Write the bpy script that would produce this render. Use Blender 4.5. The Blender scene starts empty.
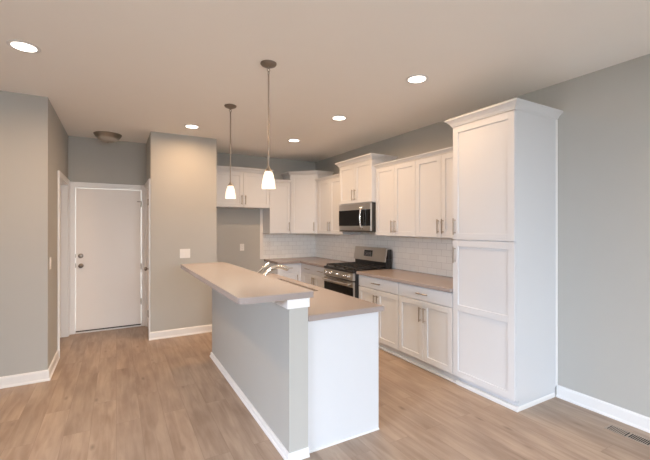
import bpy, bmesh, math
from math import pi, cos, sin, radians
from mathutils import Vector, Matrix

S = bpy.context.scene
COL = S.collection
R, B, CEIL = 3.389, 6.338, 2.764          # right wall x, kitchen back wall y, ceiling z
XL, YN = -3.70, -3.30                     # unseen left and near walls
HX, HY, LY = -0.583, 6.196, 4.456         # hall left wall x, hall end wall y, living room far wall y
PX0, PX1, PY = 0.394, 1.254, 5.370        # partition block

# ------------------------------------------------------------------ camera
cam = bpy.data.cameras.new('camera')
cam.sensor_width = 36; cam.lens = 36*367.09/650; cam.shift_y = -3.4/650
cam.clip_start = 0.05
co = bpy.data.objects.new('camera', cam); COL.objects.link(co)
co.location = (0, 0, 1.498); co.rotation_euler = (pi/2 + 0.0007, 0, -0.5167)
S.camera = co

# ------------------------------------------------------------------ world, lights, exposure
S.view_settings.view_transform = 'Standard'
S.view_settings.look = 'None'
S.view_settings.gamma = 1
S.view_settings.exposure = 0.0
S.cycles.max_bounces = 14
S.cycles.diffuse_bounces = 8
S.cycles.sample_clamp_indirect = 6
W = bpy.data.worlds.new('world'); S.world = W; W.use_nodes = True
bg = W.node_tree.nodes['Background']
bg.inputs[0].default_value = (0.97, 1.0, 0.97, 1); bg.inputs[1].default_value = 4.6

def area_light(name, loc, rot, sx, sy, power, col, spread=pi):
    L = bpy.data.lights.new(name, 'AREA'); L.shape = 'RECTANGLE'; L.size = sx; L.size_y = sy
    L.energy = power; L.color = col; L.spread = spread
    o = bpy.data.objects.new(name, L); COL.objects.link(o); o.location = loc; o.rotation_euler = rot
    return o
DAY = (0.84, 0.93, 1.0)
# daylight outside the windows of the near wall and the left wall
area_light('window_daylight', (0.75, YN-2.3, 2.75), (1.12, 0, 0), 4.0, 1.8, 820, (0.77, 0.865, 1.0))
area_light('window_daylight', (XL-2.3, 0.30, 2.85), (1.12, 0, -pi/2), 3.4, 1.8, 1070, (0.66, 0.79, 1.0))
WARM = (1.0, 0.62, 0.335)
CAN_W, PEND_W = 15.0, 20.0

# ------------------------------------------------------------------ materials
def mat(name, col, rough=0.5, metal=0.0, spec=0.5, noise=0.0, nscale=40, bump=0.0, emit=None, estr=0):
    m = bpy.data.materials.new(name); m.use_nodes = True
    nt = m.node_tree; b = nt.nodes['Principled BSDF']
    b.inputs['Base Color'].default_value = (*col, 1); b.inputs['Roughness'].default_value = rough
    b.inputs['Metallic'].default_value = metal; b.inputs['Specular IOR Level'].default_value = spec
    if emit:
        b.inputs['Emission Color'].default_value = (*emit, 1); b.inputs['Emission Strength'].default_value = estr
    if noise or bump:
        tc = nt.nodes.new('ShaderNodeTexCoord'); n = nt.nodes.new('ShaderNodeTexNoise')
        n.inputs['Scale'].default_value = nscale; n.inputs['Detail'].default_value = 4
        nt.links.new(tc.outputs['Object'], n.inputs['Vector'])
        if noise:
            mx = nt.nodes.new('ShaderNodeMix'); mx.data_type = 'RGBA'
            mx.inputs['A'].default_value = (*[c*(1-noise) for c in col], 1)
            mx.inputs['B'].default_value = (*[min(1, c*(1+noise)) for c in col], 1)
            nt.links.new(n.outputs['Fac'], mx.inputs['Factor']); nt.links.new(mx.outputs['Result'], b.inputs['Base Color'])
        if bump:
            bp = nt.nodes.new('ShaderNodeBump'); bp.inputs['Strength'].default_value = bump; bp.inputs['Distance'].default_value = 0.002
            nt.links.new(n.outputs['Fac'], bp.inputs['Height']); nt.links.new(bp.outputs['Normal'], b.inputs['Normal'])
    return m

M = {}
M['wall'] = mat('grey_wall_paint', (0.45, 0.446, 0.422), 0.75, noise=0.015, nscale=6, bump=0.08)
M['ceiling'] = mat('ceiling_paint', (0.90, 0.885, 0.855), 0.85, noise=0.01, nscale=5, bump=0.1)
M['white'] = mat('white_cabinet_paint', (0.65, 0.67, 0.70), 0.38, noise=0.008, nscale=8)
M['trim'] = mat('white_trim_paint', (0.80, 0.80, 0.80), 0.35, noise=0.008, nscale=8)
M['door'] = mat('white_door_paint', (0.82, 0.79, 0.76), 0.45, noise=0.008, nscale=8)
M['quartz'] = mat('taupe_quartz', (0.335, 0.285, 0.265), 0.26, noise=0.07, nscale=160)
M['steel'] = mat('brushed_steel', (0.56, 0.54, 0.52), 0.30, 1.0, noise=0.05, nscale=90)
M['nickel'] = mat('brushed_nickel', (0.42, 0.375, 0.33), 0.36, 1.0, noise=0.04, nscale=90)
M['aged'] = mat('satin_nickel_hardware', (0.26, 0.23, 0.20), 0.38, 0.9, noise=0.04, nscale=90)
M['chrome'] = mat('chrome', (0.74, 0.72, 0.69), 0.22, 1.0, noise=0.02, nscale=20)
M['black'] = mat('black_enamel', (0.018, 0.017, 0.017), 0.32, noise=0.1, nscale=30)
M['glass_black'] = mat('black_glass', (0.010, 0.010, 0.011), 0.10, spec=0.25, noise=0.1, nscale=10)
M['iron'] = mat('cast_iron', (0.022, 0.021, 0.02), 0.6, noise=0.2, nscale=120, bump=0.2)
M['plastic'] = mat('white_plastic', (0.78, 0.76, 0.73), 0.4, noise=0.01, nscale=30)
M['dark'] = mat('painted_recess_shade', (0.03, 0.028, 0.026), 0.8, noise=0.1, nscale=30)  # near-black colour standing in for the shade inside vent and socket openings
M['rubber'] = mat('dark_rubber', (0.05, 0.045, 0.04), 0.7, noise=0.1, nscale=30)
M['vent'] = mat('bronze_vent_metal', (0.40, 0.33, 0.27), 0.45, 0.3, noise=0.05, nscale=60)
M['frosted'] = mat('frosted_glass_unlit', (0.45, 0.41, 0.36), 0.35, noise=0.03, nscale=12)
M['lens'] = mat('lit_lens', (0.9, 0.88, 0.85), 0.5, noise=0.01, emit=(1.0, 0.90, 0.78), estr=9)
M['shade'] = mat('lit_opal_glass', (0.9, 0.86, 0.8), 0.3, noise=0.01, emit=(1.0, 0.80, 0.58), estr=0.85)
M['display'] = mat('dark_display', (0.02, 0.022, 0.026), 0.15, noise=0.1, nscale=20)
M['digits'] = mat('grey_marking', (0.45, 0.45, 0.45), 0.5, noise=0.02)

def glass_mat():
    m = bpy.data.materials.new('window_glass'); m.use_nodes = True; nt = m.node_tree
    nt.nodes.remove(nt.nodes['Principled BSDF']); out = nt.nodes['Material Output']
    t = nt.nodes.new('ShaderNodeBsdfTransparent'); g = nt.nodes.new('ShaderNodeBsdfGlossy')
    g.inputs['Roughness'].default_value = 0.02; mx = nt.nodes.new('ShaderNodeMixShader')
    fr = nt.nodes.new('ShaderNodeFresnel'); fr.inputs['IOR'].default_value = 1.45
    nt.links.new(fr.outputs[0], mx.inputs[0]); nt.links.new(t.outputs[0], mx.inputs[1]); nt.links.new(g.outputs[0], mx.inputs[2])
    nt.links.new(mx.outputs[0], out.inputs['Surface'])
    return m
M['glass'] = glass_mat()

def floor_mat():
    m = bpy.data.materials.new('oak_plank_floor'); m.use_nodes = True; nt = m.node_tree; N = nt.nodes; L = nt.links
    b = N['Principled BSDF']; b.inputs['Roughness'].default_value = 0.42
    tc = N.new('ShaderNodeTexCoord'); sep = N.new('ShaderNodeSeparateXYZ'); L.new(tc.outputs['Object'], sep.inputs[0])
    cmb = N.new('ShaderNodeCombineXYZ'); L.new(sep.outputs['Y'], cmb.inputs['X']); L.new(sep.outputs['X'], cmb.inputs['Y'])
    br = N.new('ShaderNodeTexBrick'); L.new(cmb.outputs[0], br.inputs['Vector'])
    br.offset = 0.37; br.offset_frequency = 2; br.squash = 1
    for k, v in (('Scale', 1), ('Mortar Size', 0.0012), ('Mortar Smooth', 0.2), ('Bias', 0), ('Brick Width', 1.22), ('Row Height', 0.165)):
        br.inputs[k].default_value = v
    br.inputs['Color1'].default_value = (0, 0, 0, 1); br.inputs['Color2'].default_value = (1, 1, 1, 1); br.inputs['Mortar'].default_value = (0.5, 0.5, 0.5, 1)
    # per-plank shift for the grain
    add = N.new('ShaderNodeVectorMath'); add.operation = 'MULTIPLY_ADD'
    L.new(br.outputs['Color'], add.inputs[0]); add.inputs[1].default_value = (7, 13, 5); L.new(tc.outputs['Object'], add.inputs[2])
    mp = N.new('ShaderNodeMapping'); mp.inputs['Scale'].default_value = (16, 1.5, 1); L.new(add.outputs[0], mp.inputs[0])
    g1 = N.new('ShaderNodeTexNoise'); g1.inputs['Scale'].default_value = 1.6; g1.inputs['Detail'].default_value = 6; g1.inputs['Distortion'].default_value = 0.6
    L.new(mp.outputs[0], g1.inputs['Vector'])
    mp2 = N.new('ShaderNodeMapping'); mp2.inputs['Scale'].default_value = (3.2, 1.1, 1); L.new(add.outputs[0], mp2.inputs[0])
    g2 = N.new('ShaderNodeTexNoise'); g2.inputs['Scale'].default_value = 1.7; g2.inputs['Detail'].default_value = 5; L.new(mp2.outputs[0], g2.inputs['Vector'])
    r1 = N.new('ShaderNodeValToRGB'); L.new(g1.outputs['Fac'], r1.inputs[0])
    r1.color_ramp.elements[0].position = 0.36; r1.color_ramp.elements[0].color = (0.275, 0.185, 0.124, 1)
    r1.color_ramp.elements[1].position = 0.64; r1.color_ramp.elements[1].color = (0.475, 0.358, 0.266, 1)
    r2 = N.new('ShaderNodeValToRGB'); L.new(g2.outputs['Fac'], r2.inputs[0])
    r2.color_ramp.elements[0].position = 0.30; r2.color_ramp.elements[0].color = (0.26, 0.183, 0.133, 1)
    r2.color_ramp.elements[1].position = 0.70; r2.color_ramp.elements[1].color = (0.485, 0.375, 0.288, 1)
    mx = N.new('ShaderNodeMix'); mx.data_type = 'RGBA'; mx.inputs['Factor'].default_value = 0.6
    L.new(r1.outputs[0], mx.inputs['A']); L.new(r2.outputs[0], mx.inputs['B'])
    # plank tone
    tone = N.new('ShaderNodeMapRange'); L.new(br.outputs['Color'], tone.inputs['Value'])
    tone.inputs['To Min'].default_value = 0.93; tone.inputs['To Max'].default_value = 1.06
    mul = N.new('ShaderNodeMix'); mul.data_type = 'RGBA'; mul.blend_type = 'MULTIPLY'; mul.inputs['Factor'].default_value = 1
    L.new(mx.outputs['Result'], mul.inputs['A']); L.new(tone.outputs[0], mul.inputs['B'])
    gap = N.new('ShaderNodeMix'); gap.data_type = 'RGBA'; L.new(br.outputs['Fac'], gap.inputs['Factor'])
    L.new(mul.outputs['Result'], gap.inputs['A']); gap.inputs['B'].default_value = (0.27, 0.19, 0.14, 1)
    # small dark knots
    mp3 = N.new('ShaderNodeMapping'); mp3.inputs['Scale'].default_value = (5, 1.8, 1); L.new(add.outputs[0], mp3.inputs[0])
    vo = N.new('ShaderNodeTexVoronoi'); vo.inputs['Scale'].default_value = 1.3; L.new(mp3.outputs[0], vo.inputs['Vector'])
    kr = N.new('ShaderNodeMapRange'); kr.inputs['From Min'].default_value = 0.02; kr.inputs['From Max'].default_value = 0.13
    kr.inputs['To Min'].default_value = 0.6; kr.inputs['To Max'].default_value = 0; L.new(vo.outputs['Distance'], kr.inputs['Value'])
    kn = N.new('ShaderNodeMix'); kn.data_type = 'RGBA'; L.new(kr.outputs[0], kn.inputs['Factor'])
    L.new(gap.outputs['Result'], kn.inputs['A']); kn.inputs['B'].default_value = (0.13, 0.085, 0.06, 1)
    L.new(kn.outputs['Result'], b.inputs['Base Color'])
    bp = N.new('ShaderNodeBump'); bp.inputs['Strength'].default_value = 0.25; bp.inputs['Distance'].default_value = 0.002
    L.new(g1.outputs['Fac'], bp.inputs['Height']); L.new(bp.outputs['Normal'], b.inputs['Normal'])
    return m
M['floor'] = floor_mat()

def tile_mat():
    m = bpy.data.materials.new('white_subway_tile'); m.use_nodes = True; nt = m.node_tree; N = nt.nodes; L = nt.links
    b = N['Principled BSDF']; b.inputs['Roughness'].default_value = 0.16
    tc = N.new('ShaderNodeTexCoord'); sep = N.new('ShaderNodeSeparateXYZ'); L.new(tc.outputs['Object'], sep.inputs[0])
    ad = N.new('ShaderNodeMath'); ad.operation = 'ADD'; L.new(sep.outputs['X'], ad.inputs[0]); L.new(sep.outputs['Y'], ad.inputs[1])
    zz = N.new('ShaderNodeMath'); zz.operation = 'SUBTRACT'; L.new(sep.outputs['Z'], zz.inputs[0]); zz.inputs[1].default_value = 0.914
    cmb = N.new('ShaderNodeCombineXYZ'); L.new(ad.outputs[0], cmb.inputs['X']); L.new(zz.outputs[0], cmb.inputs['Y'])
    br = N.new('ShaderNodeTexBrick'); L.new(cmb.outputs[0], br.inputs['Vector']); br.offset = 0.5
    for k, v in (('Scale', 1), ('Mortar Size', 0.0022), ('Mortar Smooth', 0.3), ('Bias', 0), ('Brick Width', 0.155), ('Row Height', 0.0777)):
        br.inputs[k].default_value = v
    br.inputs['Color1'].default_value = (0.88, 0.87, 0.84, 1); br.inputs['Color2'].default_value = (0.84, 0.83, 0.80, 1)
    br.inputs['Mortar'].default_value = (0.64, 0.62, 0.60, 1)
    L.new(br.outputs['Color'], b.inputs['Base Color'])
    bp = N.new('ShaderNodeBump'); bp.invert = True; bp.inputs['Strength'].default_value = 0.5; bp.inputs['Distance'].default_value = 0.003
    L.new(br.outputs['Fac'], bp.inputs['Height']); L.new(bp.outputs['Normal'], b.inputs['Normal'])
    return m
M['tile'] = tile_mat()

# ------------------------------------------------------------------ mesh helpers
class MB:
    """collects shapes and links them as one mesh object"""
    def __init__(s): s.bm = bmesh.new()
    def box(s, x0, x1, y0, y1, z0, z1, bev=0.0, seg=1):
        t = bmesh.new()
        vs = [t.verts.new((x, y, z)) for z in (z0, z1) for y in (y0, y1) for x in (x0, x1)]
        for f in ((0,2,3,1),(4,5,7,6),(0,1,5,4),(2,6,7,3),(0,4,6,2),(1,3,7,5)): t.faces.new([vs[i] for i in f])
        if bev: bmesh.ops.bevel(t, geom=t.edges[:], offset=bev, segments=seg, profile=0.5, affect='EDGES')
        return s.merge(t)
    def merge(s, t, mtx=None):
        if mtx is not None: bmesh.ops.transform(t, matrix=mtx, verts=t.verts)
        bmesh.ops.recalc_face_normals(t, faces=t.faces[:])
        me = bpy.data.meshes.new('t'); t.to_mesh(me); t.free(); s.bm.from_mesh(me); bpy.data.meshes.remove(me)
        return s
    def prism(s, pts, z0, z1, bev=0.0):
        t = bmesh.new()
        a = [t.verts.new((x, y, z0)) for x, y in pts]; b = [t.verts.new((x, y, z1)) for x, y in pts]
        n = len(pts); t.faces.new(a[::-1]); t.faces.new(b)
        for i in range(n): t.faces.new((a[i], a[(i+1)%n], b[(i+1)%n], b[i]))
        if bev:
            es = [e for e in t.edges if abs(e.verts[0].co.z-e.verts[1].co.z) < 1e-6]
            bmesh.ops.bevel(t, geom=es, offset=bev, segments=2, profile=0.5, affect='EDGES')
        return s.merge(t)
    def lathe(s, prof, c=(0,0,0), axis='Z', n=32):
        t = bmesh.new(); rings = []
        for r, h in prof:
            rings.append([t.verts.new((r*cos(2*pi*i/n), r*sin(2*pi*i/n), h)) for i in range(n)] if r > 1e-6 else [t.verts.new((0,0,h))])
        for a, b in zip(rings, rings[1:]):
            for i in range(n):
                j = (i+1) % n
                if len(a) == 1 and len(b) == 1: continue
                if len(a) == 1: t.faces.new((a[0], b[j], b[i]))
                elif len(b) == 1: t.faces.new((a[i], a[j], b[0]))
                else: t.faces.new((a[i], a[j], b[j], b[i]))
        m = Matrix.Translation(c)
        if axis == 'X': m = m @ Matrix.Rotation(pi/2, 4, 'Y')
        if axis == '-X': m = m @ Matrix.Rotation(-pi/2, 4, 'Y')
        if axis == '-Y': m = m @ Matrix.Rotation(pi/2, 4, 'X')
        return s.merge(t, m)
    def tube(s, pts, r, n=12, cap=True):
        pts = [Vector(p) for p in pts]; rs = r if isinstance(r, (list, tuple)) else [r]*len(pts)
        t = bmesh.new(); rings = []; up = None
        for i, p in enumerate(pts):
            d = ((pts[min(i+1, len(pts)-1)]-p).normalized() + (p-pts[max(i-1, 0)]).normalized()).normalized()
            if up is None: up = d.orthogonal().normalized()
            else: up = (up - d*up.dot(d)).normalized()
            w = d.cross(up)
            rings.append([t.verts.new(p + rs[i]*(up*cos(2*pi*k/n)+w*sin(2*pi*k/n))) for k in range(n)])
        for a, b in zip(rings, rings[1:]):
            for k in range(n): t.faces.new((a[k], a[(k+1)%n], b[(k+1)%n], b[k]))
        if cap: t.faces.new(rings[0][::-1]); t.faces.new(rings[-1])
        return s.merge(t)
    def sweep(s, path, prof, side=1):
        """profile (out, z) swept along a plan polyline with mitred corners; side=+1 puts 'out' right of travel"""
        P = [Vector(p) for p in path]; t = bmesh.new(); rings = []
        for i, p in enumerate(P):
            ds = []
            if i > 0: ds.append((P[i]-P[i-1]).normalized())
            if i < len(P)-1: ds.append((P[i+1]-P[i]).normalized())
            ns = [Vector((d.y, -d.x))*side for d in ds]
            m = ns[0] if len(ns) == 1 else (ns[0]+ns[1])/(1+ns[0].dot(ns[1]))
            rings.append([t.verts.new((p.x+m.x*o, p.y+m.y*o, z)) for o, z in prof])
        n = len(prof)
        for a, b in zip(rings, rings[1:]):
            for k in range(n): t.faces.new((a[k], a[(k+1)%n], b[(k+1)%n], b[k]))
        t.faces.new(rings[0][::-1]); t.faces.new(rings[-1])
        return s.merge(t)
    def ring_torus(s, c, R_, r, rot, n=24, k=8):
        t = bmesh.new(); rg = []
        for i in range(n):
            a = 2*pi*i/n
            rg.append([t.verts.new(((R_+r*cos(2*pi*j/k))*cos(a), (R_+r*cos(2*pi*j/k))*sin(a), r*sin(2*pi*j/k))) for j in range(k)])
        for i in range(n):
            for j in range(k): t.faces.new((rg[i][j], rg[(i+1)%n][j], rg[(i+1)%n][(j+1)%k], rg[i][(j+1)%k]))
        return s.merge(t, Matrix.Translation(c) @ rot)
    def build(s, name, m, parent=None, smooth=False):
        me = bpy.data.meshes.new(name); s.bm.to_mesh(me); s.bm.free()
        me.materials.append(M[m] if isinstance(m, str) else m)
        if smooth:
            for p in me.polygons: p.use_smooth = True
            me.set_sharp_from_angle(angle=radians(35))
        o = bpy.data.objects.new(name, me); COL.objects.link(o)
        if parent: o.parent = parent
        return o

def tag(o, label, cat, group=None):
    o['label'] = label; o['category'] = cat
    if group: o['group'] = group
    return o
def struct(o, label=None):
    o['kind'] = 'structure'
    if label: o['label'] = label
    return o
def thing(name, label, cat, loc=(0,0,0), rz=0, group=None):
    o = bpy.data.objects.new(name, None); o.empty_display_size = 0.1; COL.objects.link(o)
    o.location = loc; o.rotation_euler = (0, 0, rz)
    return tag(o, label, cat, group) if label else o
def dup(root, loc, label=None):
    def cp(o, parent):
        c = o.copy(); COL.objects.link(c)
        if parent: c.parent = parent
        for k in o.children: cp(k, c)
        return c
    r = cp(root, None); r.location = loc
    if label: r['label'] = label
    return r

# ------------------------------------------------------------------ the setting
T = 0.12
struct(MB().box(XL-T, R+T, YN-T, B+T, -0.10, 0).build('floor', 'floor'), 'brown-grey oak plank floor')
struct(MB().box(XL-T, R+T, YN-T, B+T, CEIL, CEIL+0.10).build('ceiling', 'ceiling'), 'smooth white ceiling')
struct(MB().box(R, R+T, YN, B+T, 0, CEIL).build('wall_right', 'wall'), 'grey wall behind the cabinets')
struct(MB().box(PX1-0.11, R, B, B+T, 0, CEIL).build('wall_back', 'wall'), 'grey kitchen back wall')
w = MB(); w.box(XL, HX, LY, LY+T, 0, CEIL)
struct(w.build('wall_left', 'wall'), 'grey wall left of the entry hall')
# hall left wall with a doorway
D2A, D2B, D2Z = 5.20, 6.095, 2.075
w = MB(); w.box(HX-T, HX, LY+T, D2A, 0, CEIL); w.box(HX-T, HX, D2B, HY+T, 0, CEIL); w.box(HX-T, HX, D2A, D2B, D2Z, CEIL)
struct(w.build('wall_hall_left', 'wall'), 'hall side wall with a doorway')
# hall end wall with the front door opening
D1A, D1B, D1Z = -0.512, 0.340, 2.062
w = MB(); w.box(HX, D1A, HY, HY+T, 0, CEIL); w.box(D1B, PX0+0.11, HY, HY+T, 0, CEIL); w.box(D1A, D1B, HY, HY+T, D1Z, CEIL)
struct(w.build('wall_hall_end', 'wall'), 'grey wall around the hall door')
# partition block between hall and kitchen
D3A, D3B, D3Z = 5.455, 6.125, 2.075
w = MB(); w.box(PX0, PX1, PY, PY+0.11, 0, CEIL); w.box(PX1-0.11, PX1, PY+0.11, B, 0, CEIL)
w.box(PX0, PX0+0.11, D3B, HY, 0, CEIL); w.box(PX0, PX0+0.11, PY+0.11, D3B, D3Z, CEIL)
struct(w.build('wall_partition', 'wall'), 'beige-grey partition wall between hall and kitchen')
# walls behind the viewpoint, with windows
def window_wall(name, axis, pos, a0, a1, wins):
    w = MB()
    def bx(u0, u1, z0, z1):
        if axis == 'y': w.box(u0, u1, pos-T, pos, z0, z1)
        else: w.box(pos-T, pos, u0, u1, z0, z1)
    u = a0
    for (u0, u1, z0, z1) in wins:
        bx(u, u0, 0, CEIL); bx(u0, u1, 0, z0) if z0 > 0 else None; bx(u0, u1, z1, CEIL); u = u1
    bx(u, a1, 0, CEIL)
    return struct(w.build(name, 'wall'))
WN = [(-0.75, 2.25, 0.10, 2.30)]
WL = [(-0.90, 1.50, 0.65, 2.30)]
window_wall('wall_near', 'y', YN, XL-T, R+T, WN)
window_wall('wall_living_left', 'x', XL, YN, LY+T, WL)
k = 0
for axis, pos, lst in (('y', YN, WN), ('x', XL, WL)):
    for (u0, u1, z0, z1) in lst:
        k += 1
        f = MB(); p = MB()
        def b2(mb, a0, a1, c0, c1, d0, d1):
            if axis == 'y': mb.box(a0, a1, pos+d0, pos+d1, c0, c1)
            else: mb.box(pos+d0, pos+d1, a0, a1, c0, c1)
        um = (u0+u1)/2
        for a0, a1, c0, c1 in ((u0, u0+.05, z0, z1), (u1-.05, u1, z0, z1), (u0+.05, u1-.05, z0, z0+.05), (u0+.05, u1-.05, z1-.05, z1), (um-.03, um+.03, z0+.05, z1-.05)):
            b2(f, a0, a1, c0, c1, -.09, -.03)
        for a0, a1, c0, c1 in ((u0-.07, u0, z0-.07, z1+.07), (u1, u1+.07, z0-.07, z1+.07), (u0, u1, z0-.07, z0), (u0, u1, z1, z1+.07)):
            b2(f, a0, a1, c0, c1, 0.0, .018)
        o = struct(f.build(f'window_{k}', 'trim'))
        b2(p, u0+.05, u1-.05, z0+.05, z1-.05, -.064, -.058)
        p.build('window_pane', 'glass', o)

# baseboards
BBP = [(0, 0), (0.022, 0), (0.022, 0.012), (0.014, 0.022), (0.014, 0.088), (0.009, 0.100), (0, 0.104)]
BBH = [(0, 0), (0.022, 0), (0.022, 0.014), (0.014, 0.020), (0.014, 0.044), (0.009, 0.052), (0, 0.054)]
def bb(name, path, side): return struct(MB().sweep(path, BBP, side).build(name, 'trim'))
bb('baseboard_right', [(R, 1.8065), (R, YN)], 1)
bb('baseboard_left', [(XL, LY), (HX, LY), (HX, D2A-0.071)], 1)
bb('baseboard_partition', [(PX0, PY+0.012), (PX0, PY), (PX1, PY), (PX1, B), (2.25, B)], 1)
bb('baseboard_near', [(R, YN), (XL, YN)], 1)
bb('baseboard_living_left', [(XL, YN), (XL, LY)], 1)

# door casings (trim) and doors
CAS = 0.066
def casing(name, axis, pos, out, a0, a1, zt, w0=CAS, w1=CAS, depth=0.115):
    """frame boards on the wall face plus the jamb lining of the opening"""
    m = MB()
    def b(u0, u1, d0, d1, z0, z1, bev=0.003):
        d0, d1 = sorted((pos+out*d0, pos+out*d1))
        if axis == 'y': m.box(u0, u1, d0, d1, z0, z1, bev)
        else: m.box(d0, d1, u0, u1, z0, z1, bev)
    b(a0-w0, a0+0.004, 0, 0.016, 0, zt+CAS); b(a1-0.004, a1+w1, 0, 0.016, 0, zt+CAS); b(a0+0.004, a1-0.004, 0, 0.016, zt-0.004, zt+CAS)
    b(a0-w0, a0-w0+0.014, 0.016, 0.022, 0, zt+CAS); b(a1+w1-0.014, a1+w1, 0.016, 0.022, 0, zt+CAS); b(a0-w0+0.014, a1+w1-0.014, 0.016, 0.022, zt+CAS-0.014, zt+CAS)
    b(a0+0.0, a0+0.012, -depth, 0, 0, zt, 0); b(a1-0.012, a1, -depth, 0, 0, zt, 0); b(a0+0.012, a1-0.012, -depth, 0, zt-0.012, zt, 0)
    return struct(m.build(name, 'trim'))
casing('trim_1', 'y', HY, -1, D1A, D1B, D1Z, w0=0.055, w1=0.045)
casing('trim_2', 'x', HX, 1, D2A, D2B, D2Z)
casing('trim_3', 'x', PX0, -1, D3A, D3B, D3Z, w1=0.058, depth=0.105)

def knob_prof(r): return [(0, 0), (r*1.05, 0), (r*1.05, .006), (r*.95, .010), (r*.36, .014), (r*.34, .034), (r*.7, .040), (r*.98, .052), (r*.9, .064), (r*.5, .072), (0, .074)]
d = struct(thing('door_1', None, None, (D1A, HY, 0)), 'flat white hall door with satin nickel knob and deadbolt')
dw = D1B-D1A
MB().box(0.016, dw-0.016, 0.012, 0.056, 0.032, D1Z-0.016, 0.002).build('door_slab', 'door', d)
kn = MB().lathe(knob_prof(.030), (.078, .012, .950), '-Y').build('door_knob', 'aged', d, True)
MB().lathe([(0, 0), (.032, 0), (.032, .008), (.027, .016), (.016, .020), (0, .021)], (.074, .012, 1.088), '-Y').build('deadbolt', 'aged', d, True)
lp = MB(); lp.box(.0125, .018, .004, .012, .925, .985); lp.box(.0125, .018, .004, .012, 1.065, 1.115); lp.build('strike_plate', 'aged', d)
for z in (.37, .90, 1.84):
    MB().lathe([(0, 0), (.006, 0), (.006, .09), (0, .09)], (dw-.015, .004, z-.045), n=10).build('hinge', 'aged', d, True)
MB().box(dw-.07, dw-.012, -.004, .010, 1.872, 1.882).build('door_stop', 'aged', d)
MB().box(.016, dw-.016, .006, .060, .018, .032).build('door_sweep', 'rubber', d)
MB().box(.013, dw-.013, -.01, .110, 0.0, .016, .003).build('threshold', 'trim', d)

d = struct(thing('door_2', None, None, (HX, D2A, 0)), 'white door in the hall side wall')
MB().box(-.112, -.072, .014, D2B-D2A-.014, .012, D2Z-.014, .002).build('door_slab', 'door', d)
MB().lathe(knob_prof(.028), (-.072, .09, .95), 'X').build('door_knob', 'aged', d, True)

d = struct(thing('door_3', None, None, (PX0, D3A, 0)), 'white closet door in the right side of the hall')
MB().box(.010, .045, .014, D3B-D3A-.014, .012, D3Z-.014, .002).build('door_slab', 'door', d)
MB().lathe(knob_prof(.027), (.010, .14, .92), '-X').build('door_knob', 'aged', d, True)
MB().box(.004, .010, .11, .17, 1.00, 1.10, .001).build('deadbolt', 'aged', d)
for z in (.26, 1.85):
    MB().box(-.0065, .009, .30, .37, z-.045, z+.045, .001).build('hinge', 'aged', d)

# ------------------------------------------------------------------ cabinets
DT = 0.020                                   # door thickness
def shaker(w, h, rails=(), fr=0.058, t=DT):
    """one framed flat-panel door: local x 0..w, y -t..0, z 0..h"""
    m = MB()
    m.box(0, fr, -t, 0, 0, h, .0015); m.box(w-fr, w, -t, 0, 0, h, .0015)
    m.box(fr, w-fr, -t, 0, 0, fr, .0015); m.box(fr, w-fr, -t, 0, h-fr, h, .0015)
    for z in rails: m.box(fr, w-fr, -t, 0, z-fr/2, z+fr/2, .0015)
    m.box(fr-.004, w-fr+.004, -t+.010, -.002, fr-.004, h-fr+.004)
    return m
def pull(x, z, ln=0.155, vert=True, y=-DT):
    m = MB(); h = ln/2; e = h-.018; r = .0062
    if vert:
        m.tube([(x, y-.030, z-h), (x, y-.030, z+h)], r, 10)
        for s_ in (-e, e): m.tube([(x, y, z+s_), (x, y-.030, z+s_)], .0045, 8)
    else:
        m.tube([(x-h, y-.030, z), (x+h, y-.030, z)], r, 10)
        for s_ in (-e, e): m.tube([(x+s_, y, z), (x+s_, y-.030, z)], .0045, 8)
    return m
CROWN = [(0, 0), (.006, 0), (.006, .008), (.012, .012), (.020, .028), (.040, .048), (.052, .056), (.052, .070), (0, .070)]
CROWN_S = [(0, 0), (.005, 0), (.005, .007), (.010, .010), (.016, .020), (.030, .032), (.036, .036), (.036, .046), (0, .046)]
G = 0.0015
def add_door(cab, x0, x1, z0, z1, handle=None, hz=None, rails=(), hl=0.155):
    o = shaker(x1-x0-2*G, z1-z0-2*G, rails).build('door', 'white', cab); o.location = (x0+G, 0, z0+G)
    if handle:
        hx = .030 if handle == 'l' else (x1-x0)-.030-2*G
        pull(hx, hz-z0, hl).build('handle', 'nickel', o, True)
    return o
def add_drawer(cab, x0, x1, z0, z1, hl=0.155):
    o = MB().box(0, x1-x0-2*G, -DT, 0, 0, z1-z0-2*G, .002).build('drawer', 'white', cab); o.location = (x0+G, 0, z0+G)
    pull((x1-x0)/2, (z1-z0)/2, hl, False).build('handle', 'nickel', o, True)
    return o
def cabinet(name, label, loc, rz, w, dep, h, group=None, recess=None, z0=0.0):
    c = thing(name, label, 'cabinet', loc, rz, group)
    m = MB()
    if recess is None: m.box(0.0005, w-.0005, .001, dep-.002, 0, h, .001)
    else:                                     # floor-standing: toe board below
        m.box(0.0005, w-.0005, .001, dep-.002, .092, h, .001)
    m.build('body', 'white', c)
    if recess is not None:
        t = MB(); t.box(0.0005, w-.0005, recess, dep-.004, 0, .092)
        t.build('toe_kick', 'white', c)
        MB().box(0.0005, w-.0005, recess-.036, recess-.0005, 0, .017, .004).build('shoe_molding', 'trim', c)
    return c
def wx(y_hi): return y_hi                      # right-wall cabinets start at their far end
RZ = -pi/2
UB = 1.377

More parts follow.
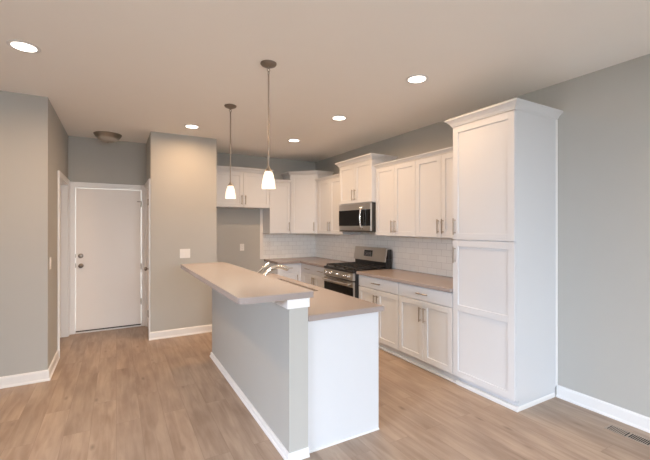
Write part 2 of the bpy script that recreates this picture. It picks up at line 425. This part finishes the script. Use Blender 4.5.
# --- pantry
T0, T1 = 1.808, 2.431
pw = T1-T0; pd = 0.612-DT; ph = 2.446
p = thing('pantry_cabinet', 'tall white pantry cabinet at the near end of the right wall run', 'cabinet', (R-pd-.001, T1, 0), RZ)
m = MB(); m.box(0, pw, .001, pd-.001, .092, ph, .001); m.build('body', 'white', p)
m = MB(); m.box(.001, pw-.014, .055, pd-.001, 0, .092); m.build('base', 'white', p)
MB().sweep([(.001, .030), (pw-.014, .030), (pw-.014, pd-.024)], [(-.024, 0), (.011, 0), (.011, .024), (.005, .034), (-.024, .034)], 1).build('base_molding', 'trim', p)
MB().sweep([(0, pd-.05), (0, -DT), (pw, -DT), (pw, pd-.001)], [(o_, z+ph-.006) for o_, z in CROWN], 1).build('crown_molding', 'white', p)
MB().box(pw, pw+.008, pd-.024, pd-.001, .106, ph-.004, .002).build('scribe_molding', 'trim', p)
add_door(p, 0, pw, 1.378, ph-.008, 'l', 1.500)
add_door(p, 0, pw, .095, 1.374, 'l', 1.235, rails=(.645,))

# --- wall cabinets on the right wall (local x runs from far to near)
def upper(name, label, yfar, ynear, z0, z1, dep, group='white wall cabinets'):
    return cabinet(name, label, (R-dep-.001, yfar, z0), RZ, yfar-ynear, dep, z1-z0, group)
UD = 0.349-DT
def crown(c, path, z, prof): return MB().sweep(path, [(o_, zz+z) for o_, zz in prof], 1).build('crown_molding', 'white', c)
UZ = 2.281
for yf, yn, lb in ((3.205, 2.433, 'white double-door wall cabinet beside the tall pantry'), (3.968, 3.206, 'white double-door wall cabinet just right of the microwave')):
    c = upper('wall_cabinet', lb, yf, yn, UB, UZ, UD); wd = yf-yn
    add_door(c, 0, wd/2, .006, UZ-UB-.004, 'r', .125); add_door(c, wd/2, wd, .006, UZ-UB-.004, 'l', .125)
    crown(c, [(0, -DT), (wd, -DT)], UZ-UB-.002, CROWN_S)
# over the microwave
MY0, MY1 = 3.972, 4.790
MD = 0.423
md = MD-DT-.012
c = upper('wall_cabinet', 'short taller-reaching white cabinet directly above the microwave', MY1, MY0, 1.832, 2.412, md); wd = MY1-MY0
add_door(c, 0, wd/2, .006, .572, 'r', .125); add_door(c, wd/2, wd, .006, .572, 'l', .125)
crown(c, [(0, md-.03), (0, -DT), (wd, -DT), (wd, md-.002)], .574, CROWN)
# between microwave and corner
CY = B-.692                                  # near side of the corner cabinet
c = upper('wall_cabinet', 'white double-door wall cabinet between the corner cabinet and the microwave', CY-.001, MY1+.001, UB, UZ, UD); wd = CY-MY1-.002
add_door(c, 0.05, wd/2+.03, .006, UZ-UB-.004, 'r', .125); add_door(c, wd/2+.03, wd, .006, UZ-UB-.004, 'l', .125)
crown(c, [(0, -DT), (wd, -DT)], UZ-UB-.002, CROWN_S)
# diagonal corner cabinet
c = thing('corner_wall_cabinet', 'tall white corner wall cabinet with a diagonal single door', 'cabinet', (R, B, UB), 0, 'white wall cabinets')
e = .690; f = UD
hc = 2.412-UB
foot = [(-.002, -.002), (-e, -.002), (-e, -f), (-f, -e), (-.002, -e)]
MB().prism(foot, 0, hc, .001).build('body', 'white', c)
# diagonal door plane
A0 = Vector((-e, -f)); A1 = Vector((-f, -e)); L_ = (A1-A0).length
dr = shaker(L_-.05, hc-.012).build('door', 'white', c); u = (A1-A0).normalized()
dr.location = (A0.x+u.x*.025, A0.y+u.y*.025, .006); dr.rotation_euler = (0, 0, -pi/4)
pull(L_-.05-.03, .12).build('handle', 'nickel', dr, True)
crown(c, [(-e, -.03), (-e, -f-.012), (-f-.012, -e), (-.03, -e)], hc-.004, CROWN)
# back wall: narrow cabinet and cabinet above the refrigerator space
NX0, NX1 = 2.304, 2.697
c = cabinet('wall_cabinet', 'narrow single-door white wall cabinet left of the corner cabinet', (NX0, B-UD-.001, UB), 0, NX1-NX0, UD, UZ-UB, 'white wall cabinets')
add_door(c, 0, NX1-NX0-.004, .006, UZ-UB-.004, 'r', .125)
crown(c, [(0, -DT), (NX1-NX0, -DT)], UZ-UB-.002, CROWN_S)
FX0 = PX1+.001; fw = NX0-FX0-.001
FZ0 = 1.820
c = cabinet('wall_cabinet', 'short wide white cabinet above the empty refrigerator space', (FX0, B-UD-.001, FZ0), 0, fw, UD, 2.412-FZ0, 'white wall cabinets')
fm = .585
add_door(c, .10, fm, .006, .584, 'r', .125); add_door(c, fm, fw, .006, .584, 'l', .125)
crown(c, [(0, -DT), (fw, -DT), (fw, UD-.03)], .588, CROWN)

# --- base cabinets
BH = 0.875
BD = 0.612-DT
for yf, yn, lb in ((3.206, 2.433, 'white base cabinet with one drawer and two doors beside the pantry'), (3.992, 3.207, 'white base cabinet with one drawer and two doors just right of the range')):
    wd = yf-yn
    c = cabinet('base_cabinet', lb, (R-BD-.001, yf, 0), RZ, wd, BD, BH, 'white base cabinets', .055)
    add_drawer(c, .002, wd-.002, .728, .868); add_door(c, .002, wd/2, .098, .722, 'r', .582); add_door(c, wd/2, wd-.002, .098, .722, 'l', .582)
RY0, RY1 = 4.000, 4.776
CRY = B-.612
wd = CRY-(RY1+.006)
c = cabinet('base_cabinet', 'white base cabinet with two drawers between the range and the corner', (R-BD-.001, CRY, 0), RZ, wd, BD, BH, 'white base cabinets', .055)
mid = wd/2+.02
MB().box(.001, .05, -DT, 0, .098, .868, .001).build('filler_strip', 'white', c)
add_drawer(c, .05, mid, .728, .868); add_drawer(c, mid, wd-.002, .728, .868)
add_door(c, .05, mid, .098, .722, 'r', .60); add_door(c, mid, wd-.002, .098, .722, 'l', .60)
BX0 = 2.345
c = cabinet('base_cabinet', 'narrow white base cabinet at the left end of the back counter', (BX0, B-BD-.001, 0), 0, R-.004-BX0, BD, BH, 'white base cabinets', .055)
wx_ = R-.612-BX0-.045
MB().box(wx_+.001, R-.612-BX0-.0015, -DT, 0, .098, .868, .001).build('filler_strip', 'white', c)
add_drawer(c, .002, wx_, .728, .868, .13); add_door(c, .002, wx_, .098, .722, 'r', .60)

# --- worktops
def rpoly(pts, rad, seg=6):
    out = []
    n = len(pts)
    for i in range(n):
        p = Vector(pts[i]); a = Vector(pts[i-1]); b = Vector(pts[(i+1) % n]); r = rad[i]
        if r <= 0: out.append(tuple(p)); continue
        d0 = (a-p).normalized(); d1 = (b-p).normalized()
        s_ = p+d0*r; e_ = p+d1*r
        for k in range(seg+1):
            t = k/seg; q = s_*(1-t)**2 + p*2*t*(1-t) + e_*t*t
            out.append((q.x, q.y))
    return out
CT0, CT1 = .876, .914
tag(MB().prism([(R-.648, 2.434), (R-.001, 2.434), (R-.001, 3.993), (R-.648, 3.993)], CT0, CT1, .004).build('worktop', 'quartz'),
    'taupe stone worktop between the range and the tall pantry', 'worktop')
tag(MB().prism([(2.328, B-.001), (2.328, B-.648), (R-.648, B-.648), (R-.648, RY1+.005), (R-.001, RY1+.005), (R-.001, B-.001)], CT0, CT1, .004).build('worktop', 'quartz'),
    'L-shaped taupe stone worktop in the back corner left of the range', 'worktop')

# --- backsplash
TT = .008
m = MB(); z0 = CT1+.001
m.box(2.312, R-.001, B-TT, B-.0005, z0, UB-.002)
m.box(R-TT, R-.0005, 2.434, B-TT, z0, UB-.002); m.box(R-TT, R-.0005, MY0+.002, MY1-.002, UB-.002, 1.424)
bs = tag(m.build('backsplash', 'tile'), 'white subway tile backsplash above the worktops', 'backsplash')
m = MB(); m.box(2.250, 2.303, B-TT-.002, B-.0005, z0-.001, FZ0-.004, .002); m.box(2.303, 2.312, B-TT-.002, B-.0005, z0-.001, UB-.002)
m.build('edge_tile', 'plastic', bs)

# ------------------------------------------------------------------ range
rg = thing('gas_range', 'stainless steel gas range with black cooktop and grates', 'range', (R-.690, RY1, 0), RZ)
rw = RY1-RY0; rd = .676                       # local y 0 = front face of the oven door, + to the wall
m = MB(); m.box(.001, rw-.001, .030, rd, .06, .905, .002); m.box(.03, rw-.03, .06, rd-.03, 0, .06); m.build('body', 'black', rg)
MB().box(.003, rw-.003, .004, .030, .055, .205, .003).build('storage_drawer', 'steel', rg)
od = MB().box(.003, rw-.003, 0, .030, .210, .768, .004).build('oven_door', 'steel', rg)
MB().box(.004, rw-.004, -.003, .002, .214, .695, .002).build('oven_window', 'glass_black', od)
m = MB(); m.tube([(.04, -.045, .735), (.18, -.052, .732), (rw/2, -.055, .731), (rw-.18, -.052, .732), (rw-.04, -.045, .735)], .015, 12)
for x in (.06, rw-.06): m.tube([(x, 0, .735), (x, -.048, .735)], .010, 10)
m.build('handle', 'steel', od, True)
t = bmesh.new()
v = [t.verts.new(q) for q in ((.002, -.010, .785), (rw-.002, -.010, .785), (rw-.002, .004, .884), (.002, .004, .884), (.002, .06, .785), (rw-.002, .06, .785), (rw-.002, .06, .884), (.002, .06, .884))]
for fc in ((0,1,2,3), (4,7,6,5), (0,4,5,1), (3,2,6,7), (0,3,7,4), (1,5,6,2)): t.faces.new([v[i] for i in fc])
cp_ = MB().merge(t).build('control_panel', 'steel', rg)
for x in (.10, .205, rw/2, rw-.205, rw-.10):
    kb = MB().lathe([(0, 0), (.026, 0), (.026, .006), (.021, .010), (.019, .030), (.016, .034), (0, .034)], (0, 0, 0), '-Y', 20)
    o = kb.build('knob', 'chrome', cp_, True); o.location = (x, -.003, .835); o.rotation_euler = (-.14, 0, 0)
MB().box(.002, rw-.002, -.006, rd-.121, .885, .922, .005).build('cooktop', 'black', rg)
for bx_, by_ in ((.17, .17), (.17, .42), (rw/2, .295), (rw-.17, .17), (rw-.17, .42)):
    MB().lathe([(0, 0), (.050, 0), (.050, .010), (.036, .012), (.036, .020), (.030, .024), (0, .024)], (bx_, by_, .922), n=24).build('burner', 'iron', rg, True)
for gx in (.02, rw/2-.118, rw-.256):
    m = MB(); gw = .236; y0, y1 = .03, rd-.125; zt = .952
    for x in (gx, gx+gw-.012): m.box(x, x+.012, y0, y1, zt-.014, zt, .002)
    for y in (y0, (y0+y1)/2-.006, y1-.012): m.box(gx+.012, gx+gw-.012, y, y+.012, zt-.014, zt, .002)
    m.box(gx+gw/2-.005, gx+gw/2+.005, y0+.012, y1-.012, zt-.013, zt-.001)
    for y in (y0+.13, y1-.14): m.box(gx+.012, gx+gw-.012, y, y+.010, zt-.013, zt-.001)
    for x in (gx, gx+gw-.012):
        for y in (y0, y1-.012): m.box(x, x+.012, y, y+.012, .922, zt-.014)
    m.build('grate', 'iron', rg)
bk = MB().box(.001, rw-.001, rd-.120, rd-.028, .905, 1.035, .004).build('back_panel', 'black', rg)
t = bmesh.new()
y_b, y_t = rd-.150, rd-.118
v = [t.verts.new(q) for q in ((.004, y_b, 1.005), (rw-.004, y_b, 1.005), (rw-.004, y_t, 1.200), (.004, y_t, 1.200), (.004, y_b+.022, 1.005), (rw-.004, y_b+.022, 1.005), (rw-.004, y_t+.02, 1.200), (.004, y_t+.02, 1.200))]
for fc in ((0,1,2,3), (4,7,6,5), (0,4,5,1), (3,2,6,7), (0,3,7,4), (1,5,6,2)): t.faces.new([v[i] for i in fc])
bmesh.ops.bevel(t, geom=t.edges[:], offset=.004, segments=2, affect='EDGES')
bgd = MB().merge(t).build('backguard', 'steel', rg)
m = MB(); m.box(-.10, .10, -.002, .003, -.045, .045, .001)
dp = m.build('display', 'display', bgd); dp.location = (rw/2-.02, (y_b+y_t)/2-.002, 1.110); dp.rotation_euler = (-.175, 0, 0)
for i in range(5):
    for j in range(3): MB().box(-.08+i*.034, -.066+i*.034, -.0035, -.002, -.030+j*.020, -.024+j*.020).build('button_mark', 'digits', dp)
m = MB(); m.box(.001, rw-.001, y_t+.0215, rd-.028, 1.037, 1.180, .003); m.build('backguard_housing', 'black', rg)

# ------------------------------------------------------------------ microwave
mw = thing('microwave', 'stainless over-the-range microwave with black glass door', 'microwave', (R-MD, MY1-.002, 1.427), RZ)
ww = MY1-MY0-.004; mh = .402
MB().box(0, ww, .022, MD-.002, 0, mh, .002).build('body', 'black', mw)
dd = MB().box(.002, ww-.002, 0, .022, .018, mh-.002, .004).build('door', 'steel', mw)
MB().box(.004, .645, -.003, .003, .085, .312, .002).build('door_glass', 'glass_black', dd)
m = MB(); m.tube([(.625, 0, .045), (.625, -.036, .075), (.625, -.046, .14), (.625, -.049, .20), (.625, -.046, .26), (.625, -.036, .325), (.625, 0, .355)], .0125, 12)
m.build('handle', 'chrome', dd, True)
MB().box(.649, ww-.012, -.003, .003, .085, .312, .002).build('control_panel', 'glass_black', dd)
MB().box(.01, ww-.01, .004, .10, 0, .016).build('vent_grille', 'rubber', mw)

# ------------------------------------------------------------------ island
IX0, IX1, IX2, IY0, IY1 = .960, 1.094, 1.690, 2.150, 4.330
hw = thing('half_wall', 'grey half wall carrying the raised breakfast bar', 'half wall', ((IX0+IX1)/2, (IY0+IY1)/2, 0))
ox, oy = (IX0+IX1)/2, (IY0+IY1)/2
def loc(pts): return [(x-ox, y-oy) for x, y in pts]
MB().box(IX0-ox, IX1-ox, IY0-oy, IY1-oy, 0, 1.037).build('wall_panel', 'wall', hw)
pth = loc([(IX1, IY1), (IX0, IY1), (IX0, IY0), (IX1, IY0)])
MB().sweep(pth, BBH, 1).build('baseboard', 'trim', hw)
MB().sweep(pth, [(0, .978), (.022, .978), (.022, 1.030), (.026, 1.032), (.026, 1.037), (0, 1.037)], 1).build('cap_trim', 'trim', hw)
tag(MB().prism(rpoly([(.625, 2.120), (1.126, 2.120), (1.126, 4.420), (.625, 4.420)], [.05, .02, .06, .05]), 1.038, 1.078, .004).build('bar_top', 'quartz'),
    'raised taupe stone breakfast bar top on the half wall', 'worktop')
# lower island cabinet, fronts facing the kitchen side
ih = BH
ic = thing('island_cabinet', 'white island base cabinet with plain end panel beside the half wall', 'cabinet', (IX2-DT, IY0+.020, 0), pi/2)
iw = IY1-IY0-.020; idp = IX2-DT-IX1-.002
m = MB(); m.box(.020, .038, 0, idp, .092, ih); m.box(iw-.018, iw, 0, idp, .092, ih); m.box(.038, iw-.018, idp-.012, idp, .092, ih)
m.box(.038, iw-.018, 0, idp-.012, .092, .110); m.box(.038, iw-.018, 0, .018, .84, ih)
for x in (.75, 1.72): m.box(x-.009, x+.009, .018, idp-.012, .11, ih-.25)
m.build('body', 'white', ic)
MB().box(0, .0195, -DT, idp, 0.0, ih, .001).build('end_panel', 'white', ic)
MB().sweep([(-.0, -DT), (-.0, idp)], [(0, 0), (.008, 0), (.008, .008), (.002, .012), (0, .012)], -1).build('shoe_molding', 'trim', ic)
MB().box(.0205, iw, .06, idp-.02, 0, .0915).build('toe_kick', 'white', ic)
xs = [.022, .39, .75, 1.235, 1.72, 1.94, iw-.002]
for i in range(6):
    a, b = xs[i], xs[i+1]
    if i in (2, 3): add_door(ic, a, b, .098, .868, 'r' if i == 2 else 'l', .72)
    else:
        add_drawer(ic, a, b, .728, .868, .13); add_door(ic, a, b, .098, .722, 'r' if i % 2 == 0 else 'l', .582)
# island worktop with the sink cut-out
WX0, WX1, WY0, WY1 = IX1+.001, 1.722, 2.142, 4.345
SX0, SX1, SY0, SY1 = 1.270, 1.612, 2.95, 3.86
t = bmesh.new()
def lp_(z): return ([t.verts.new((x, y, z)) for x, y in ((WX0, WY0), (WX1, WY0), (WX1, WY1), (WX0, WY1))], [t.verts.new((x, y, z)) for x, y in ((SX0, SY0), (SX1, SY0), (SX1, SY1), (SX0, SY1))])
o1, h1 = lp_(CT0); o2, h2 = lp_(CT1)
for i in range(4):
    j = (i+1) % 4
    t.faces.new((o1[i], o1[j], h1[j], h1[i])); t.faces.new((o2[i], o2[j], h2[j], h2[i]))
    t.faces.new((o1[i], o1[j], o2[j], o2[i])); t.faces.new((h1[i], h1[j], h2[j], h2[i]))
es = [e_ for e_ in t.edges if all(v_ in o2 for v_ in e_.verts) or all(v_ in o1 for v_ in e_.verts)]
bmesh.ops.recalc_face_normals(t, faces=t.faces[:])
bmesh.ops.bevel(t, geom=es, offset=.004, segments=2, affect='EDGES')
tag(MB().merge(t).build('worktop', 'quartz'), 'lower taupe stone island worktop with the sink and faucet', 'worktop')
# sink bowl under the cut-out
sk = thing('sink', 'stainless undermount sink set in the island worktop', 'sink', ((SX0+SX1)/2, (SY0+SY1)/2, .70))
hx, hy_ = (SX1-SX0)/2, (SY1-SY0)/2
m = MB(); tk = .004
m.box(-hx, hx, -hy_, hy_, 0, tk); m.box(-hx-tk, -hx, -hy_-tk, hy_+tk, 0, .175); m.box(hx, hx+tk, -hy_-tk, hy_+tk, 0, .175)
m.box(-hx, hx, -hy_-tk, -hy_, 0, .175); m.box(-hx, hx, hy_, hy_+tk, 0, .175)
m.build('bowl', 'steel', sk)
MB().lathe([(0, 0), (.042, 0), (.045, .003), (.030, .004), (0, .002)], (0, 0, tk), n=24).build('drain', 'chrome', sk, True)
# faucet
FXX, FYY = 1.175, 3.27
fc = thing('faucet', 'chrome single-lever pull-out faucet behind the raised bar', 'faucet', (FXX, FYY, CT1))
m = MB(); m.lathe([(0, 0), (.030, 0), (.030, .006), (.024, .012), (.021, .020), (.020, .10), (.018, .11), (0, .112)], n=24)
m.build('base', 'chrome', fc, True)
sp = [(0, 0, .085), (.025, 0, .125), (.055, 0, .158), (.095, 0, .185), (.135, 0, .200), (.175, 0, .203), (.215, 0, .196)]
MB().tube(sp, [.019, .019, .0185, .018, .0175, .017, .017], 14).build('spout', 'chrome', fc, True)
MB().tube([(.205, 0, .199), (.235, 0, .190), (.258, 0, .180), (.264, 0, .164)], [.018, .021, .021, .017], 14).build('spray_head', 'chrome', fc, True)
m = MB(); m.lathe([(0, 0), (.022, 0), (.022, .006), (.017, .012), (.017, .115), (.019, .125), (.014, .142), (0, .145)], (0, .115, 0), n=20)
m.tube([(0, .115, .135), (.02, .112, .155), (.060, .105, .190), (.115, .095, .232)], [.011, .011, .010, .008], 10)
m.build('lever_handle', 'chrome', fc, True)

# ------------------------------------------------------------------ lights
def pendant(x, y, label):
    p = thing('pendant_light', label, 'pendant light', (x, y, CEIL), 0, 'pendants over the breakfast bar')
    MB().lathe([(0, 0), (.062, 0), (.063, -.006), (.056, -.016), (.034, -.026), (.014, -.032), (.008, -.040), (0, -.040)]).build('canopy', 'aged', p, True)
    m = MB(); m.ring_torus((0, 0, -.052), .011, .0028, Matrix.Rotation(pi/2, 4, 'X')); m.ring_torus((0, 0, -.076), .014, .003, Matrix.Rotation(pi/2, 4, 'Y') )
    m.build('loop', 'aged', p, True)
    MB().tube([(0, 0, -.088), (0, 0, -.81)], .0065, 10).build('rod', 'nickel', p, True)
    MB().lathe([(0, -.800), (.010, -.800), (.012, -.812), (.024, -.826), (.027, -.838), (.022, -.842), (0, -.842)]).build('socket_cap', 'nickel', p, True)
    MB().lathe([(.018, -.836), (.026, -.839), (.033, -.850), (.041, -.878), (.0475, -.912), (.0515, -.942), (.053, -.965), (.0515, -.967), (.049, -.942), (.045, -.912), (.0385, -.878), (.031, -.853), (.018, -.841)], n=36).build('lamp_shade', 'shade', p, True)
    MB().lathe([(0, -.945), (.016, -.942), (.024, -.925), (.022, -.905), (.012, -.875), (.011, -.842), (0, -.842)], n=20).build('bulb', 'lens', p, True)
    L = bpy.data.lights.new('pendant_glow', 'SPOT'); L.energy = PEND_W; L.color = (1.0, 0.88, 0.66); L.shadow_soft_size = .04; L.spot_size = radians(150); L.spot_blend = .6
    o = bpy.data.objects.new('pendant_glow', L); COL.objects.link(o); o.parent = p; o.location = (0, 0, -.985)
    return p
pendant(1.024, 2.687, 'nearer pendant light with a lit white bell shade over the bar')
pendant(1.036, 3.824, 'farther pendant light with a lit white bell shade, nearer the partition wall')

def can(x, y, label, power=CAN_W):
    p = thing('recessed_light', label, 'ceiling light', (x, y, CEIL), 0, 'lit recessed ceiling lights')
    MB().lathe([(.070, -.001), (.094, -.001), (.096, -.004), (.090, -.008), (.074, -.008), (.070, -.005), (.070, -.001)], n=40).build('trim_ring', 'trim', p, True)
    MB().lathe([(0, -.001), (.073, -.001), (.073, -.0055), (0, -.0065)], n=40).build('lens', 'lens', p, True)
    L = bpy.data.lights.new('recessed_glow', 'AREA'); L.shape = 'DISK'; L.size = .14; L.energy = power; L.color = WARM; L.spread = radians(170)
    o = bpy.data.objects.new('recessed_glow', L); COL.objects.link(o); o.parent = p; o.location = (0, 0, -.012)
can(-.563, 3.279, 'recessed ceiling light at the left, above the open floor', 21)
can(2.235, 2.340, 'recessed ceiling light nearest the tall pantry', 8.5)
can(2.245, 3.620, 'recessed ceiling light in front of the microwave')
can(2.255, 4.885, 'recessed ceiling light nearest the corner cabinets', 13.5)
can(.826, 4.842, 'recessed ceiling light in front of the partition wall', 11)

fl = thing('flush_ceiling_light', 'unlit nickel-rimmed frosted dome light on the hall ceiling', 'ceiling light', (-.102, 5.83, CEIL))
MB().lathe([(0, 0), (.168, 0), (.170, -.006), (.150, -.040), (.138, -.052), (.130, -.052), (.130, -.046), (0, -.046)], n=44).build('rim', 'nickel', fl, True)
MB().lathe([(.136, -.047), (.128, -.066), (.100, -.088), (.060, -.102), (.020, -.107), (0, -.107)], n=44).build('glass_dome', 'frosted', fl, True)
MB().lathe([(0, -.106), (.010, -.106), (.011, -.112), (.006, -.118), (0, -.119)], n=16).build('finial', 'nickel', fl, True)

# ------------------------------------------------------------------ plates, vent
def plate(name, label, cat, loc_, rz, w_, h_, kind, n):
    p = thing(name, label, cat, loc_, rz)
    MB().box(-w_/2, w_/2, -.006, 0, -h_/2, h_/2, .002).build('cover_plate', 'plastic', p)
    for i in range(n):
        x = (i-(n-1)/2)*.046
        if kind == 'switch':
            MB().box(x-.016, x+.016, -.009, -.005, -.033, .033, .001).build('rocker', 'plastic', p)
        else:
            for z in (-.020, .020):
                r = MB().lathe([(0, 0), (.0165, 0), (.0165, .0025), (0, .003)], (x, -.006, z), '-Y', 20).build('socket', 'plastic', p)
                for s_ in (-.006, .006): MB().box(x+s_-.001, x+s_+.001, -.0097, -.0085, z-.002, z+.007).build('slot', 'dark', r)
    return p
plate('light_switch', 'white double light switch plate on the beige partition wall', 'light switch', (.825, PY, 1.130), 0, .135, .125, 'switch', 2)
plate('light_switch', 'white light switch plate on the hall side wall near its corner', 'light switch', (HX, 4.60, 1.13), pi/2, .075, .12, 'switch', 1)
plate('electrical_outlet', 'white outlet plate on the grey wall of the refrigerator space', 'outlet', (1.921, B, 1.139), 0, .075, .12, 'outlet', 1)
plate('electrical_outlet', 'white outlet plate on the tile backsplash over the back worktop', 'outlet', (2.43, B-TT, 1.185), 0, .075, .12, 'outlet', 1)

v = thing('floor_vent', 'bronze metal floor register beside the right wall baseboard', 'floor vent', (3.203, 1.215, 0))
MB().box(-.044, .044, -.125, .125, 0.0005, .002).build('opening_shade_sheet', 'dark', v)  # flat dark sheet on the floor, painted as the shade below the louvers
m = MB(); a, b = .052, .135
m.box(-a, -.042, -b, b, 0, .005, .001); m.box(.042, a, -b, b, 0, .005, .001); m.box(-.042, .042, -b, -.122, 0, .005, .001); m.box(-.042, .042, .122, b, 0, .005, .001); m.box(-.042, .042, -.006, .006, 0, .005, .001)
m.build('frame', 'vent', v)
for s_ in (-1, 1):
    m = MB()
    for i in range(9):
        y = s_*(.0185+i*.0115); hwid = .0022 if s_ < 0 else .0034
        m.box(-.042, .042, y-hwid, y+hwid, .0034, .0045)
    m.build('louver', 'vent', v)
